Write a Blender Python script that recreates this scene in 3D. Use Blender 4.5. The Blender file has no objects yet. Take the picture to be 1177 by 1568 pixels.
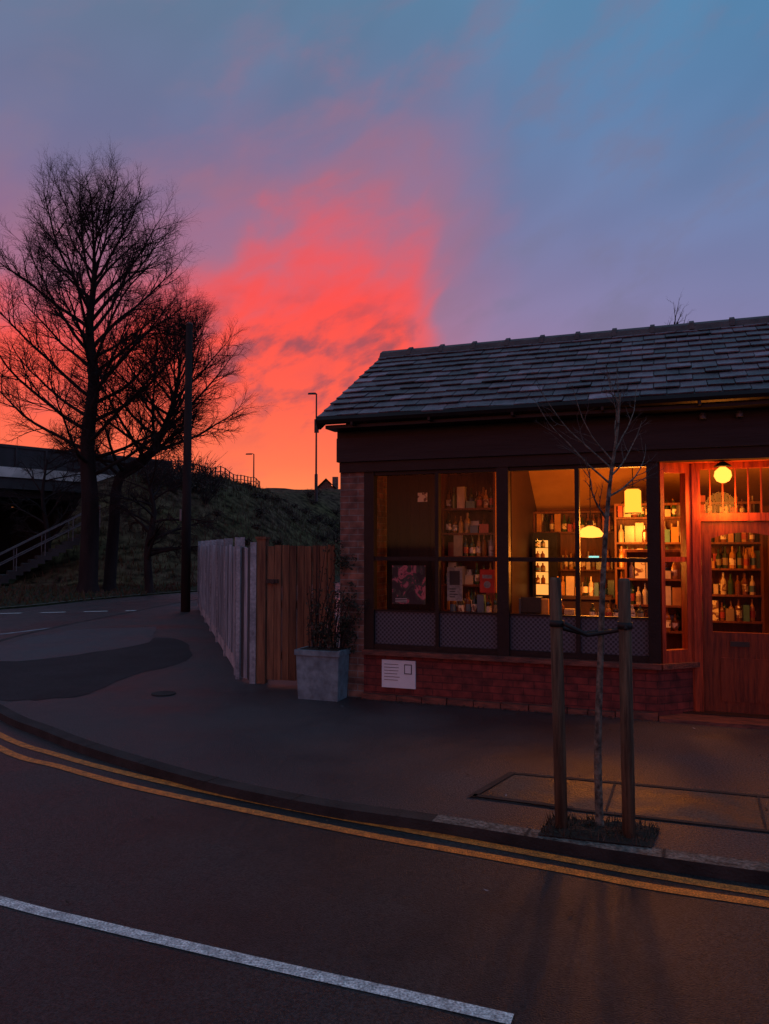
import bpy, math, random
from mathutils import Vector, Matrix
random.seed(7)
R=random.random
def U(a,b): return a+(b-a)*random.random()
scene=bpy.context.scene
def lin(c):
    c=c/255.0
    return c/12.92 if c<=0.04045 else ((c+0.055)/1.055)**2.4
def srgb(r,g,b): return (lin(r),lin(g),lin(b),1)

# ------------------------------------------------------------ materials
def newmat(name):
    m=bpy.data.materials.new(name); m.use_nodes=True
    nt=m.node_tree; nt.nodes.clear()
    return m,nt,nt.nodes,nt.links
def pbr(name,c1,c2=None,scale=4.0,rough=0.7,bump=0.0,bscale=40.0,metal=0.0,spec=0.4,stretch=(1,1,1),speck=None,attr=False,detail=4,rvar=None):
    m,nt,N,L=newmat(name)
    out=N.new('ShaderNodeOutputMaterial'); b=N.new('ShaderNodeBsdfPrincipled')
    L.new(b.outputs[0],out.inputs[0])
    b.inputs['Roughness'].default_value=rough; b.inputs['Metallic'].default_value=metal
    b.inputs['Specular IOR Level'].default_value=spec
    tc=N.new('ShaderNodeTexCoord'); mp=N.new('ShaderNodeMapping'); mp.inputs['Scale'].default_value=stretch
    L.new(tc.outputs['Object'],mp.inputs[0])
    c2=c2 or tuple(x*0.7 for x in c1)
    n=N.new('ShaderNodeTexNoise'); n.inputs['Scale'].default_value=scale; n.inputs['Detail'].default_value=detail
    n.inputs['Roughness'].default_value=0.6
    L.new(mp.outputs[0],n.inputs['Vector'])
    r=N.new('ShaderNodeValToRGB'); r.color_ramp.elements[0].position=0.35; r.color_ramp.elements[1].position=0.65
    r.color_ramp.elements[0].color=(*c2[:3],1); r.color_ramp.elements[1].color=(*c1[:3],1)
    L.new(n.outputs['Fac'],r.inputs[0]); col=r.outputs[0]
    if speck:
        s=N.new('ShaderNodeTexNoise'); s.inputs['Scale'].default_value=speck[0]; s.inputs['Detail'].default_value=2
        L.new(mp.outputs[0],s.inputs['Vector'])
        mr=N.new('ShaderNodeMapRange'); mr.inputs[1].default_value=0.3; mr.inputs[2].default_value=0.7
        mr.inputs[3].default_value=1-speck[1]; mr.inputs[4].default_value=1+speck[1]
        L.new(s.outputs['Fac'],mr.inputs[0])
        mx=N.new('ShaderNodeVectorMath'); mx.operation='SCALE'
        L.new(col,mx.inputs[0]); L.new(mr.outputs[0],mx.inputs['Scale']); col=mx.outputs[0]
    if attr:
        a=N.new('ShaderNodeAttribute'); a.attribute_name='tint'
        mx=N.new('ShaderNodeVectorMath'); mx.operation='MULTIPLY'
        L.new(col,mx.inputs[0]); L.new(a.outputs['Color'],mx.inputs[1]); col=mx.outputs[0]
    L.new(col,b.inputs['Base Color'])
    if rvar:
        rn=N.new('ShaderNodeMapRange'); rn.inputs[1].default_value=0.35; rn.inputs[2].default_value=0.65
        rn.inputs[3].default_value=rvar[0]; rn.inputs[4].default_value=rvar[1]
        L.new(n.outputs['Fac'],rn.inputs[0]); L.new(rn.outputs[0],b.inputs['Roughness'])
    if bump>0:
        bn=N.new('ShaderNodeTexNoise'); bn.inputs['Scale'].default_value=bscale; bn.inputs['Detail'].default_value=2
        L.new(mp.outputs[0],bn.inputs['Vector'])
        bp=N.new('ShaderNodeBump'); bp.inputs['Strength'].default_value=bump; bp.inputs['Distance'].default_value=0.02
        L.new(bn.outputs['Fac'],bp.inputs['Height']); L.new(bp.outputs[0],b.inputs['Normal'])
    return m
def brickmat(name,c1,c2,mortar,w=0.225,h=0.075,rough=0.8):
    m,nt,N,L=newmat(name)
    out=N.new('ShaderNodeOutputMaterial'); b=N.new('ShaderNodeBsdfPrincipled'); L.new(b.outputs[0],out.inputs[0])
    b.inputs['Roughness'].default_value=rough
    tc=N.new('ShaderNodeTexCoord'); s=N.new('ShaderNodeSeparateXYZ'); L.new(tc.outputs['Object'],s.inputs[0])
    a=N.new('ShaderNodeMath'); a.operation='ADD'; L.new(s.outputs[0],a.inputs[0]); L.new(s.outputs[1],a.inputs[1])
    c=N.new('ShaderNodeCombineXYZ'); L.new(a.outputs[0],c.inputs[0]); L.new(s.outputs[2],c.inputs[1])
    t=N.new('ShaderNodeTexBrick'); t.inputs['Scale'].default_value=1; t.inputs['Brick Width'].default_value=w
    t.inputs['Row Height'].default_value=h; t.inputs['Mortar Size'].default_value=0.006; t.inputs['Mortar Smooth'].default_value=0.3
    t.inputs['Color1'].default_value=(*c1,1); t.inputs['Color2'].default_value=(*c2,1); t.inputs['Mortar'].default_value=(*mortar,1)
    L.new(c.outputs[0],t.inputs['Vector'])
    n=N.new('ShaderNodeTexNoise'); n.inputs['Scale'].default_value=9; n.inputs['Detail'].default_value=5; L.new(tc.outputs['Object'],n.inputs['Vector'])
    mr=N.new('ShaderNodeMapRange'); mr.inputs[1].default_value=0.3; mr.inputs[2].default_value=0.7; mr.inputs[3].default_value=0.4; mr.inputs[4].default_value=1.4
    L.new(n.outputs['Fac'],mr.inputs[0])
    mx=N.new('ShaderNodeVectorMath'); mx.operation='SCALE'; L.new(t.outputs['Color'],mx.inputs[0]); L.new(mr.outputs[0],mx.inputs['Scale'])
    L.new(mx.outputs[0],b.inputs['Base Color'])
    ad=N.new('ShaderNodeMath'); ad.operation='MULTIPLY_ADD'; ad.inputs[1].default_value=-1; L.new(t.outputs['Fac'],ad.inputs[0]); L.new(n.outputs['Fac'],ad.inputs[2])
    bp=N.new('ShaderNodeBump'); bp.inputs['Strength'].default_value=0.7; bp.inputs['Distance'].default_value=0.01
    L.new(ad.outputs[0],bp.inputs['Height']); L.new(bp.outputs[0],b.inputs['Normal'])
    return m
def glassmat(name,tint=(0.92,0.92,0.9)):
    m,nt,N,L=newmat(name)
    out=N.new('ShaderNodeOutputMaterial'); mx=N.new('ShaderNodeMixShader'); t=N.new('ShaderNodeBsdfTransparent'); g=N.new('ShaderNodeBsdfGlossy')
    t.inputs[0].default_value=(*tint,1); g.inputs['Roughness'].default_value=0.02
    f=N.new('ShaderNodeFresnel'); f.inputs[0].default_value=1.3
    L.new(f.outputs[0],mx.inputs[0]); L.new(t.outputs[0],mx.inputs[1]); L.new(g.outputs[0],mx.inputs[2]); L.new(mx.outputs[0],out.inputs[0])
    return m
def emis(name,c,s):
    m,nt,N,L=newmat(name)
    out=N.new('ShaderNodeOutputMaterial'); e=N.new('ShaderNodeEmission'); e.inputs[0].default_value=(*c,1); e.inputs[1].default_value=s
    L.new(e.outputs[0],out.inputs[0]); return m

M_asph=pbr('road_asphalt',(0.034,0.034,0.035),(0.016,0.017,0.019),0.6,0.5,0.9,130,speck=(80,0.95),spec=0.45,rvar=(.30,.55))
M_pave=pbr('pavement_asphalt',(0.066,0.058,0.062),(0.025,0.022,0.026),0.5,0.8,0.8,100,speck=(70,0.85),spec=0.42,rvar=(.34,.75))
M_paveD=pbr('pavement_asphalt_dark',(0.032,0.030,0.034),(0.019,0.018,0.021),1.2,0.8,0.6,130,speck=(90,0.7),spec=0.25)
M_paveL=pbr('pavement_asphalt_worn',(0.085,0.078,0.086),(0.055,0.05,0.058),1.0,0.8,0.6,110,speck=(90,0.6),spec=0.35,rvar=(.5,.75))
M_slab=pbr('paving_slab',(0.074,0.064,0.057),(0.034,0.030,0.028),2.5,0.8,0.5,70,speck=(80,0.5),spec=0.3,rvar=(.4,.75))
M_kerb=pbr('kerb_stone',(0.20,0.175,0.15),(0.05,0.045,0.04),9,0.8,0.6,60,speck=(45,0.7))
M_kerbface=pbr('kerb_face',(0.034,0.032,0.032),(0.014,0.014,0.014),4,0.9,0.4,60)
M_yel=pbr('yellow_paint',(0.90,0.25,0.035),(0.42,0.125,0.024),16,0.55,0.4,120,speck=(90,0.6))
M_white=pbr('white_paint',(0.82,0.80,0.76),(0.40,0.39,0.38),18,0.6,0.4,120,speck=(90,0.6))
M_grass=pbr('grass_ground',(0.034,0.040,0.018),(0.018,0.020,0.011),0.8,0.95,0.8,9,speck=(6,0.6),spec=0.1)
M_bank=pbr('bank_grass',(0.066,0.056,0.024),(0.075,0.045,0.032),0.2,0.95,1.0,3,speck=(2.2,0.8),spec=0.05,detail=8)
M_blade=pbr('grass_blades',(0.05,0.054,0.024),(0.075,0.055,0.03),1.0,0.8,spec=0.1)
M_bark=pbr('bark',(0.035,0.026,0.025),(0.018,0.014,0.015),3,0.9,0.8,14,stretch=(1,1,0.25),spec=0.1)
M_twig=pbr('twigs',(0.04,0.028,0.028),(0.025,0.018,0.019),3,0.9,spec=0.1)
M_birch=pbr('mottled_bark',(0.20,0.19,0.15),(0.03,0.028,0.024),26,0.85,0.6,60,stretch=(1,1,0.8))
M_saptwig=pbr('sapling_twigs',(0.085,0.07,0.062),(0.04,0.032,0.03),12,0.8)
M_stake=pbr('stake_timber',(0.16,0.12,0.075),(0.05,0.036,0.024),5,0.85,0.6,30,stretch=(8,8,0.6))
M_rubber=pbr('rubber',(0.012,0.012,0.012),None,4,0.6)
M_soil=pbr('soil',(0.03,0.024,0.018),(0.015,0.012,0.01),18,0.95,1.0,50)
M_black=pbr('black_painted_wood',(0.010,0.009,0.011),(0.005,0.005,0.006),6,0.45,0.15,30,spec=0.3)
M_fascia=pbr('fascia_board',(0.020,0.018,0.023),(0.010,0.009,0.012),3,0.5,0.15,20,stretch=(0.3,1,3),spec=0.3)
M_wood=pbr('reddish_timber',(0.46,0.066,0.020),(0.18,0.024,0.010),5,0.42,0.3,30,stretch=(7,7,0.6))
M_doorwood=pbr('door_timber',(0.22,0.040,0.015),(0.08,0.014,0.008),5,0.42,0.3,30,stretch=(7,7,0.6))
M_shelfwood=pbr('shelf_timber',(0.20,0.060,0.021),(0.09,0.026,0.011),5,0.5,0.2,30,stretch=(5,5,0.6))
M_dwood=pbr('dark_timber',(0.040,0.015,0.009),(0.02,0.008,0.006),4,0.5,0.2,30,stretch=(4,4,0.6))
M_panel=pbr('dark_back_panel',(0.022,0.007,0.005),(0.012,0.004,0.003),4,0.6,0.2,30,stretch=(6,6,0.6))
M_gate=pbr('gate_timber',(0.25,0.125,0.066),(0.10,0.045,0.027),3,0.8,0.5,30,stretch=(7,7,0.5),attr=True)
M_fence=pbr('weathered_fence',(0.36,0.43,0.50),(0.15,0.185,0.22),3,0.85,0.5,30,stretch=(7,7,0.5),attr=True)
M_conc=pbr('concrete',(0.38,0.41,0.45),(0.21,0.23,0.26),3,0.85,0.4,30,speck=(30,0.25))
M_edge=pbr('pale_concrete_edge',(0.75,0.70,0.64),(0.36,0.34,0.31),0.8,0.85,0.3,12)
M_concD=pbr('dark_concrete',(0.05,0.05,0.052),(0.03,0.03,0.03),0.6,0.9,0.3,10)  # very dark tone carries the shade under the bridge; stairs share it
M_paraD=pbr('bridge_parapet_metal',(0.045,0.04,0.045),(0.03,0.03,0.03),1,0.7)
M_metal=pbr('dark_metal',(0.03,0.03,0.033),(0.02,0.02,0.02),8,0.5)
M_galv=pbr('galvanised_metal',(0.16,0.16,0.17),(0.09,0.09,0.10),6,0.5,metal=0.3)
M_slate=pbr('roof_slate',(0.150,0.122,0.145),(0.055,0.045,0.058),5,0.5,0.7,30,attr=True,spec=0.5)
M_ridge=pbr('ridge_tile',(0.085,0.068,0.07),(0.045,0.036,0.04),6,0.7,0.5,30)
M_brick=brickmat('old_brick',(0.26,0.12,0.08),(0.13,0.055,0.045),(0.22,0.19,0.17))
M_rbrick=brickmat('red_painted_brick',(0.20,0.030,0.023),(0.13,0.021,0.018),(0.09,0.016,0.014))
M_sill=pbr('sill_paint',(0.22,0.07,0.045),(0.06,0.026,0.022),7,0.7,0.5,25,stretch=(0.8,3,3))
M_plaster=pbr('ochre_plaster',(0.58,0.32,0.09),(0.38,0.19,0.05),1.2,0.8)
M_planter=pbr('planter_paint',(0.16,0.25,0.29),(0.10,0.165,0.20),5,0.5,0.15,25,speck=(14,0.25))
M_leaf=pbr('dark_leaves',(0.03,0.035,0.018),(0.015,0.018,0.011),6,0.7)
M_dry=pbr('dry_leaves',(0.085,0.048,0.030),(0.04,0.025,0.018),6,0.8)
M_glass=glassmat('window_glass')
M_paper=pbr('white_card',(0.75,0.77,0.8),(0.65,0.67,0.7),3,0.6)
M_ink=pbr('printed_ink',(0.05,0.05,0.06),None,3,0.6)

def filmmat():
    m,nt,N,L=newmat('perforated_window_film')
    out=N.new('ShaderNodeOutputMaterial'); b=N.new('ShaderNodeBsdfPrincipled'); L.new(b.outputs[0],out.inputs[0]); b.inputs['Roughness'].default_value=0.6
    tc=N.new('ShaderNodeTexCoord'); s=N.new('ShaderNodeSeparateXYZ'); L.new(tc.outputs['Object'],s.inputs[0])
    def mth(op,a,bv=None):
        n=N.new('ShaderNodeMath'); n.operation=op
        for i,q in enumerate((a,bv)):
            if q is None: continue
            if isinstance(q,(int,float)): n.inputs[i].default_value=q
            else: L.new(q,n.inputs[i])
        return n.outputs[0]
    k=2*math.pi/0.05
    a=mth('SINE',mth('MULTIPLY',mth('ADD',s.outputs[0],s.outputs[2]),k)); c=mth('SINE',mth('MULTIPLY',mth('SUBTRACT',s.outputs[0],s.outputs[2]),k))
    q=mth('GREATER_THAN',mth('ADD',a,c),0.1)
    mx=N.new('ShaderNodeMix'); mx.data_type='RGBA'; L.new(q,mx.inputs[0]); mx.inputs[6].default_value=(0.085,0.086,0.11,1); mx.inputs[7].default_value=(0.018,0.017,0.026,1)
    L.new(mx.outputs[2],b.inputs['Base Color']); return m
M_film=filmmat()
def postermat(name,bg,cols,scale,th=0.5):
    m,nt,N,L=newmat(name)
    out=N.new('ShaderNodeOutputMaterial'); b=N.new('ShaderNodeBsdfPrincipled'); L.new(b.outputs[0],out.inputs[0]); b.inputs['Roughness'].default_value=0.5
    tc=N.new('ShaderNodeTexCoord'); v=N.new('ShaderNodeTexVoronoi'); v.inputs['Scale'].default_value=scale; L.new(tc.outputs['Object'],v.inputs['Vector'])
    s=N.new('ShaderNodeSeparateColor'); L.new(v.outputs['Color'],s.inputs[0])
    r=N.new('ShaderNodeValToRGB'); r.color_ramp.interpolation='CONSTANT'; r.color_ramp.elements[0].color=(*bg,1); r.color_ramp.elements[0].position=0
    r.color_ramp.elements[1].position=th; r.color_ramp.elements[1].color=(*cols[0],1)
    for i,c in enumerate(cols[1:]):
        e=r.color_ramp.elements.new(th+(1-th)*(i+1)/len(cols)); e.color=(*c,1)
    L.new(s.outputs[0],r.inputs[0]); L.new(r.outputs[0],b.inputs['Base Color']); return m
def floralmat():
    m,nt,N,L=newmat('floral_print')
    out=N.new('ShaderNodeOutputMaterial'); b=N.new('ShaderNodeBsdfPrincipled'); L.new(b.outputs[0],out.inputs[0]); b.inputs['Roughness'].default_value=0.5
    tc=N.new('ShaderNodeTexCoord'); n=N.new('ShaderNodeTexNoise'); n.inputs['Scale'].default_value=8; n.inputs['Detail'].default_value=3; n.inputs['Distortion'].default_value=1.0
    L.new(tc.outputs['Object'],n.inputs['Vector'])
    r=N.new('ShaderNodeValToRGB'); E=r.color_ramp.elements; E[0].position=.44; E[0].color=(.03,.03,.05,1); E[1].position=.74; E[1].color=(.75,.42,.45,1)
    for p,c in ((.50,(.07,.11,.09,1)),(.54,(.05,.05,.08,1)),(.57,(.50,.12,.19,1)),(.64,(.65,.26,.32,1)),(.68,(.35,.06,.10,1))):
        e=E.new(p); e.color=c
    L.new(n.outputs['Fac'],r.inputs[0]); L.new(r.outputs[0],b.inputs['Base Color']); return m
M_floral=floralmat()
M_red=pbr('printed_red',(0.55,0.04,0.025),None,8,0.5)
goodcols=[(0.04,0.10,0.03),(0.22,0.075,0.018),(0.02,0.02,0.02),(0.30,0.24,0.15),(0.62,0.52,0.38),(0.45,0.06,0.03),(0.06,0.16,0.26),(0.55,0.27,0.05),(0.08,0.26,0.24),(0.015,0.04,0.02)]
M_goods=[pbr('goods_%d'%i,c,None,6,0.12 if i<3 else 0.3,spec=0.9) for i,c in enumerate(goodcols)]
M_label=postermat('bottle_label',(0.78,0.70,0.55),[(0.45,0.36,0.22),(0.18,0.08,0.06)],30,0.6)

# ------------------------------------------------------------ mesh builder
class MB:
    def __init__(s,name): s.name=name; s.v=[]; s.f=[]; s.m=[]; s.t=[]
    def face(s,pts,m=0,tint=1.0):
        b=len(s.v); s.v+= [tuple(p) for p in pts]; s.f.append(tuple(range(b,b+len(pts)))); s.m.append(m); s.t.append(tint)
    def hexa(s,p,m=0,tint=1.0):
        b=len(s.v); s.v+=[tuple(q) for q in p]
        for f in ((0,3,2,1),(4,5,6,7),(0,1,5,4),(1,2,6,5),(2,3,7,6),(3,0,4,7)):
            s.f.append(tuple(b+i for i in f)); s.m.append(m); s.t.append(tint)
    def box(s,x0,x1,y0,y1,z0,z1,m=0,tint=1.0,mat=None):
        p=[(x0,y0,z0),(x1,y0,z0),(x1,y1,z0),(x0,y1,z0),(x0,y0,z1),(x1,y0,z1),(x1,y1,z1),(x0,y1,z1)]
        if mat: p=[mat@Vector(q) for q in p]
        s.hexa(p,m,tint)
    def tube(s,pts,rad,n=6,m=0,cap=True):
        pts=[Vector(p) for p in pts]; b=len(s.v); k=len(pts)
        d=(pts[1]-pts[0]).normalized(); a=d.orthogonal().normalized()
        for i,p in enumerate(pts):
            d=(pts[min(i+1,k-1)]-pts[max(i-1,0)]).normalized()
            a=(a-d*a.dot(d)); a=a.normalized() if a.length>1e-6 else d.orthogonal().normalized()
            c=d.cross(a); r=rad[i] if isinstance(rad,(list,tuple)) else rad
            for j in range(n):
                t=2*math.pi*j/n; s.v.append(tuple(p+(a*math.cos(t)+c*math.sin(t))*r))
        for i in range(k-1):
            for j in range(n):
                j2=(j+1)%n; s.f.append((b+i*n+j,b+i*n+j2,b+(i+1)*n+j2,b+(i+1)*n+j)); s.m.append(m); s.t.append(1.0)
        if cap:
            s.f.append(tuple(b+j for j in range(n))[::-1]); s.m.append(m); s.t.append(1.0)
            s.f.append(tuple(b+(k-1)*n+j for j in range(n))); s.m.append(m); s.t.append(1.0)
    def lathe(s,x,y,z,prof,n=8,m=0):
        s.tube([(x,y,z+h+1e-4*i) for i,(r,h) in enumerate(prof)],[max(r,0.0005) for r,h in prof],n,m)
    def obj(s,mats,parent=None,smooth=False):
        me=bpy.data.meshes.new(s.name); me.from_pydata(s.v,[],s.f)
        for mt in mats: me.materials.append(mt)
        me.polygons.foreach_set('material_index',s.m)
        if smooth: me.polygons.foreach_set('use_smooth',[True]*len(s.f))
        if any(t!=1.0 for t in s.t):
            at=me.color_attributes.new('tint','FLOAT_COLOR','CORNER')
            buf=[]
            for p,t in zip(me.polygons,s.t): buf+= [t,t,t,1.0]*p.loop_total
            at.data.foreach_set('color',buf)
        me.update()
        o=bpy.data.objects.new(s.name,me); scene.collection.objects.link(o)
        if parent: o.parent=parent
        return o
def empty(name,loc=(0,0,0),rz=0):
    e=bpy.data.objects.new(name,None); e.location=loc; e.rotation_euler=(0,0,rz); scene.collection.objects.link(e); e.empty_display_size=0.2
    return e
def smoothpoly(pts,n=6):
    P=[Vector((*p,0)) if len(p)==2 else Vector(p) for p in pts]; out=[]
    for i in range(len(P)-1):
        p0=P[max(i-1,0)];p1=P[i];p2=P[i+1];p3=P[min(i+2,len(P)-1)]
        for j in range(n):
            t=j/n
            out.append(0.5*((2*p1)+(-p0+p2)*t+(2*p0-5*p1+4*p2-p3)*t*t+(-p0+3*p1-3*p2+p3)*t**3))
    out.append(P[-1]); return out
def offset(P,d):
    o=[]
    for i,p in enumerate(P):
        t=(P[min(i+1,len(P)-1)]-P[max(i-1,0)]).normalized(); o.append(p+Vector((-t.y,t.x,0))*d)
    return o
def strip(name,A,B,z,mat,thick=0):
    mb=MB(name)
    for i in range(len(A)-1):
        mb.face([(A[i].x,A[i].y,z),(A[i+1].x,A[i+1].y,z),(B[i+1].x,B[i+1].y,z),(B[i].x,B[i].y,z)])
    return mb.obj([mat])

# ------------------------------------------------------------ ground, roads, pavement
g=MB('ground'); g.face([(-400,-300,-0.12),(400,-300,-0.12),(400,600,-0.12),(-400,600,-0.12)]); g.obj([M_grass])
kerb=smoothpoly([(-5.0,30),(-6.2,24.5),(-6.75,20),(-7.1,16.4),(-7.1,14),(-6.6,11.9),(-5.6,10.0),(-4.01,8.08),(-3.28,7.37),(-2.61,6.75),(-1.72,6.04),(-1.13,5.63),(-0.39,5.22),(0.3,4.94),(0.94,4.65),(1.38,4.45),(2.06,4.18),(3.4,3.68),(6,2.75),(14,0.2)],6)
inner=offset(kerb,0.13)
r=MB('road'); r.face([(-60,-16,-0.07),(60,-16,-0.07),(60,14,-0.07),(-0.5,14,-0.07),(-0.5,42,-0.07),(-60,42,-0.07)]); r.obj([M_asph])
pv=MB('pavement')
pv.face([(p.x,p.y,0) for p in inner]+[(30,-4.5,0),(30,16,0),(0,16,0),(-3.0,30,0)])
pv.obj([M_pave])
kb=MB('kerb'); kp=kerb; acc=0
for i in range(len(kp)-1):
    a,b=kp[i],kp[i+1]; ai,bi=inner[i],inner[i+1]
    z=0.002
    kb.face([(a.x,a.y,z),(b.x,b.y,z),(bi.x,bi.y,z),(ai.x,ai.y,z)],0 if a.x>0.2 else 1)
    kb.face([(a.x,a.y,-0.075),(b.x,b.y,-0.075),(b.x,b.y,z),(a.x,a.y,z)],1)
    acc+=(b-a).length
    if acc>0.75 and a.x>-8:
        acc=0; t=(b-a).normalized()*0.008
        kb.face([(b.x-t.x,b.y-t.y,z+0.003),(b.x+t.x,b.y+t.y,z+0.003),(bi.x+t.x,bi.y+t.y,z+0.003),(bi.x-t.x,bi.y-t.y,z+0.003)],1)
kb.obj([M_kerb,M_kerbface])
y1=smoothpoly([(-9,13.5),(-6.2,10.3),(-3.75,7.56),(-2.77,6.74),(-2.03,6.23),(-1.42,5.86),(-0.88,5.56),(-0.39,5.3),(0.05,5.08),(0.46,4.87),(0.83,4.68),(1.17,4.51),(1.5,4.35),(2.03,4.12),(3.4,3.6),(6,2.67),(14,0.12)],5)
y1=offset(y1,-.045)
strip('yellow_line',offset(y1,0.04),offset(y1,-0.04),-0.066,M_yel)
y2=smoothpoly([(-9,13.0),(-6.0,9.9),(-3.52,7.09),(-2.63,6.41),(-1.94,5.94),(-1.36,5.61),(-0.84,5.33),(-0.38,5.09),(0.05,4.87),(0.44,4.69),(0.8,4.52),(1.13,4.36),(1.45,4.2),(2.0,3.99),(3.35,3.47),(6,2.54),(14,0)],5)
y2=offset(y2,-.045)
strip('yellow_line',offset(y2,0.04),offset(y2,-0.04),-0.066,M_yel)
wl=smoothpoly([(-6,5.9),(-4,4.95),(-2.0,4.02),(-1.39,3.76),(-0.54,3.42),(0.03,3.2),(0.49,3.02)],5)
strip('white_line',offset(wl,0.036),offset(wl,-0.036),-0.066,M_white)
dash=MB('road_dashes')
for k in range(9):
    x=-13.5+k*1.05; y=19.6+k*0.30
    dash.face([(x,y-0.09,-0.066),(x+0.6,y-0.09+0.17,-0.066),(x+0.6,y+0.09+0.17,-0.066),(x,y+0.09,-0.066)])
dash.obj([M_white])
wl2=smoothpoly([(-11,14.6),(-8.6,14.9),(-7.4,16.8),(-7.0,19),(-6.9,21)],5)
strip('edge_line',offset(wl2,0.05),offset(wl2,-0.05),-0.066,M_conc)
def patch(name,pts,z,mat,n=3):
    q=MB(name); P=smoothpoly(pts+[pts[0]],n)[:-1] if n>1 else [Vector((*p,0)) for p in pts]
    q.face([(p.x+(U(-.04,.04) if n>1 else 0),p.y+(U(-.07,.07) if n>1 else 0),z) for p in P]); return q.obj([mat])
patch('asphalt_patch',[(-4.9,8.95),(-4.3,8.75),(-3.8,8.8),(-3.45,9.3),(-3.4,10.4),(-3.0,11.75),(-3.6,13.9),(-4.3,14.6),(-5.0,13.7),(-5.4,12.2),(-6.0,11.2),(-5.6,10.2)],0.004,M_paveD,4)
patch('asphalt_patch',[(-4.9,16.5),(-4.24,13.9),(-4.75,12.6),(-5.5,11.6),(-6.3,12.1),(-6.7,13.9),(-6.4,15.9)],0.008,M_paveL,4)
patch('paving_slabs',[(0.6,5.39),(0.98,5.95),(2.71,5.45),(6,4.3),(5.6,3.6),(2.37,4.72),(1.17,5.15)],0.004,M_slab,1)
def bar(name,a,b,w,z,mat):
    a=Vector((*a,0)); b=Vector((*b,0)); t=(b-a).normalized(); n=Vector((-t.y,t.x,0))*w/2
    q=MB(name); q.face([(p.x,p.y,z) for p in (a+n,b+n,b-n,a-n)]); q.obj([mat])
bar('tar_joint',(0.98,5.95),(6,4.3),0.045,0.009,M_kerbface); bar('tar_joint',(1.1,5.2),(5.6,3.6),0.04,0.009,M_kerbface)
bar('tar_joint',(0.6,5.39),(0.98,5.95),0.05,0.013,M_kerbface); bar('tar_joint',(0.62,5.42),(1.25,5.16),0.05,0.013,M_kerbface)
bar('tar_joint',(1.7,5.72),(1.45,5.1),0.012,0.017,M_kerbface); bar('tar_joint',(2.6,5.42),(2.35,4.8),0.012,0.017,M_kerbface)
pit=MB('tree_pit')
for i in range(10):
    for j in range(6):
        def h(i,j): 
            e=min(i,10-i,j,6-j); return 0.011+(0.03*random.Random(i*31+j).random()+0.01 if e>0 else 0)
        def P(i,j): return (1.0+0.62*i/10+0.16*j/6-0.08, 4.69-0.19*i/10+0.30*j/6, h(i,j))
        pit.face([P(i,j),P(i+1,j),P(i+1,j+1),P(i,j+1)])
pit.obj([M_soil])
def leaves(mb,c,rad,n,size,m=0,flat=0.0):
    for _ in range(n):
        while True:
            d=Vector((U(-1,1),U(-1,1),U(-1,1)))
            if d.length<1: break
        p=Vector((c[0]+d.x*rad[0],c[1]+d.y*rad[1],c[2]+d.z*rad[2]))
        a=Vector((U(-1,1),U(-1,1),U(-1,1)*(1-flat))).normalized(); b=a.orthogonal().normalized()
        q=Matrix.Rotation(U(0,6.28),3,a)@b; s=size*U(0.6,1.3)
        mb.face([p-a*s,p+q*s*0.45,p+a*s,p-q*s*0.45],m)
w=MB('weeds')
for _ in range(420):
    i=R();j=R(); x=1.0+0.62*i+0.16*j-0.08; y=4.69-0.19*i+0.3*j
    hh=U(0.015,0.07); dx=U(-.03,.03); dy=U(-.03,.03)
    w.face([(x-0.004,y,0.015),(x+0.004,y,0.015),(x+dx,y+dy,hh+0.02)],0 if R()<.6 else 1)
leaves(w,(1.28,4.72,0.03),(0.32,0.13,0.025),160,0.012,0,0.5)
w.obj([M_leaf,M_dry])
ll=MB('fallen_leaves')
for _ in range(60):
    x=U(-3,4); y=U(3.0,9); 
    on = y> 5.0-0.42*(x-0.3)+ (0.10*x*x if x<0 else 0)+0.4
    z=0.006 if on else -0.062
    a=U(0,6.28); s=U(0.010,0.022)
    ll.face([(x-math.cos(a)*s,y-math.sin(a)*s,z+0.003),(x+math.sin(a)*s*.5,y-math.cos(a)*s*.5,z+.003),(x+math.cos(a)*s,y+math.sin(a)*s,z+0.012),(x-math.sin(a)*s*.5,y+math.cos(a)*s*.5,z+0.004)],0 if R()<.85 else 1)
for _ in range(260):
    u=U(.25,3.6); v=-.08-abs(random.gauss(0,.06)); x=-.52+u*.939+v*.3437; y=9.0-u*.3437+v*.939
    a=U(0,6.28); s=U(.008,.022); z=.006
    ll.face([(x-math.cos(a)*s,y-math.sin(a)*s,z),(x+math.sin(a)*s*.5,y-math.cos(a)*s*.5,z+.003),(x+math.cos(a)*s,y+math.sin(a)*s,z+0.01),(x-math.sin(a)*s*.5,y+math.cos(a)*s*.5,z+0.004)],0)
ll.obj([M_dry,M_conc])
mh=MB('manhole_cover'); mh.lathe(-2.6,9.1,0.001,[(0.14,0),(0.14,0.012),(0.12,0.013),(0.0,0.013)],20); mh.obj([M_kerbface])

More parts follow.
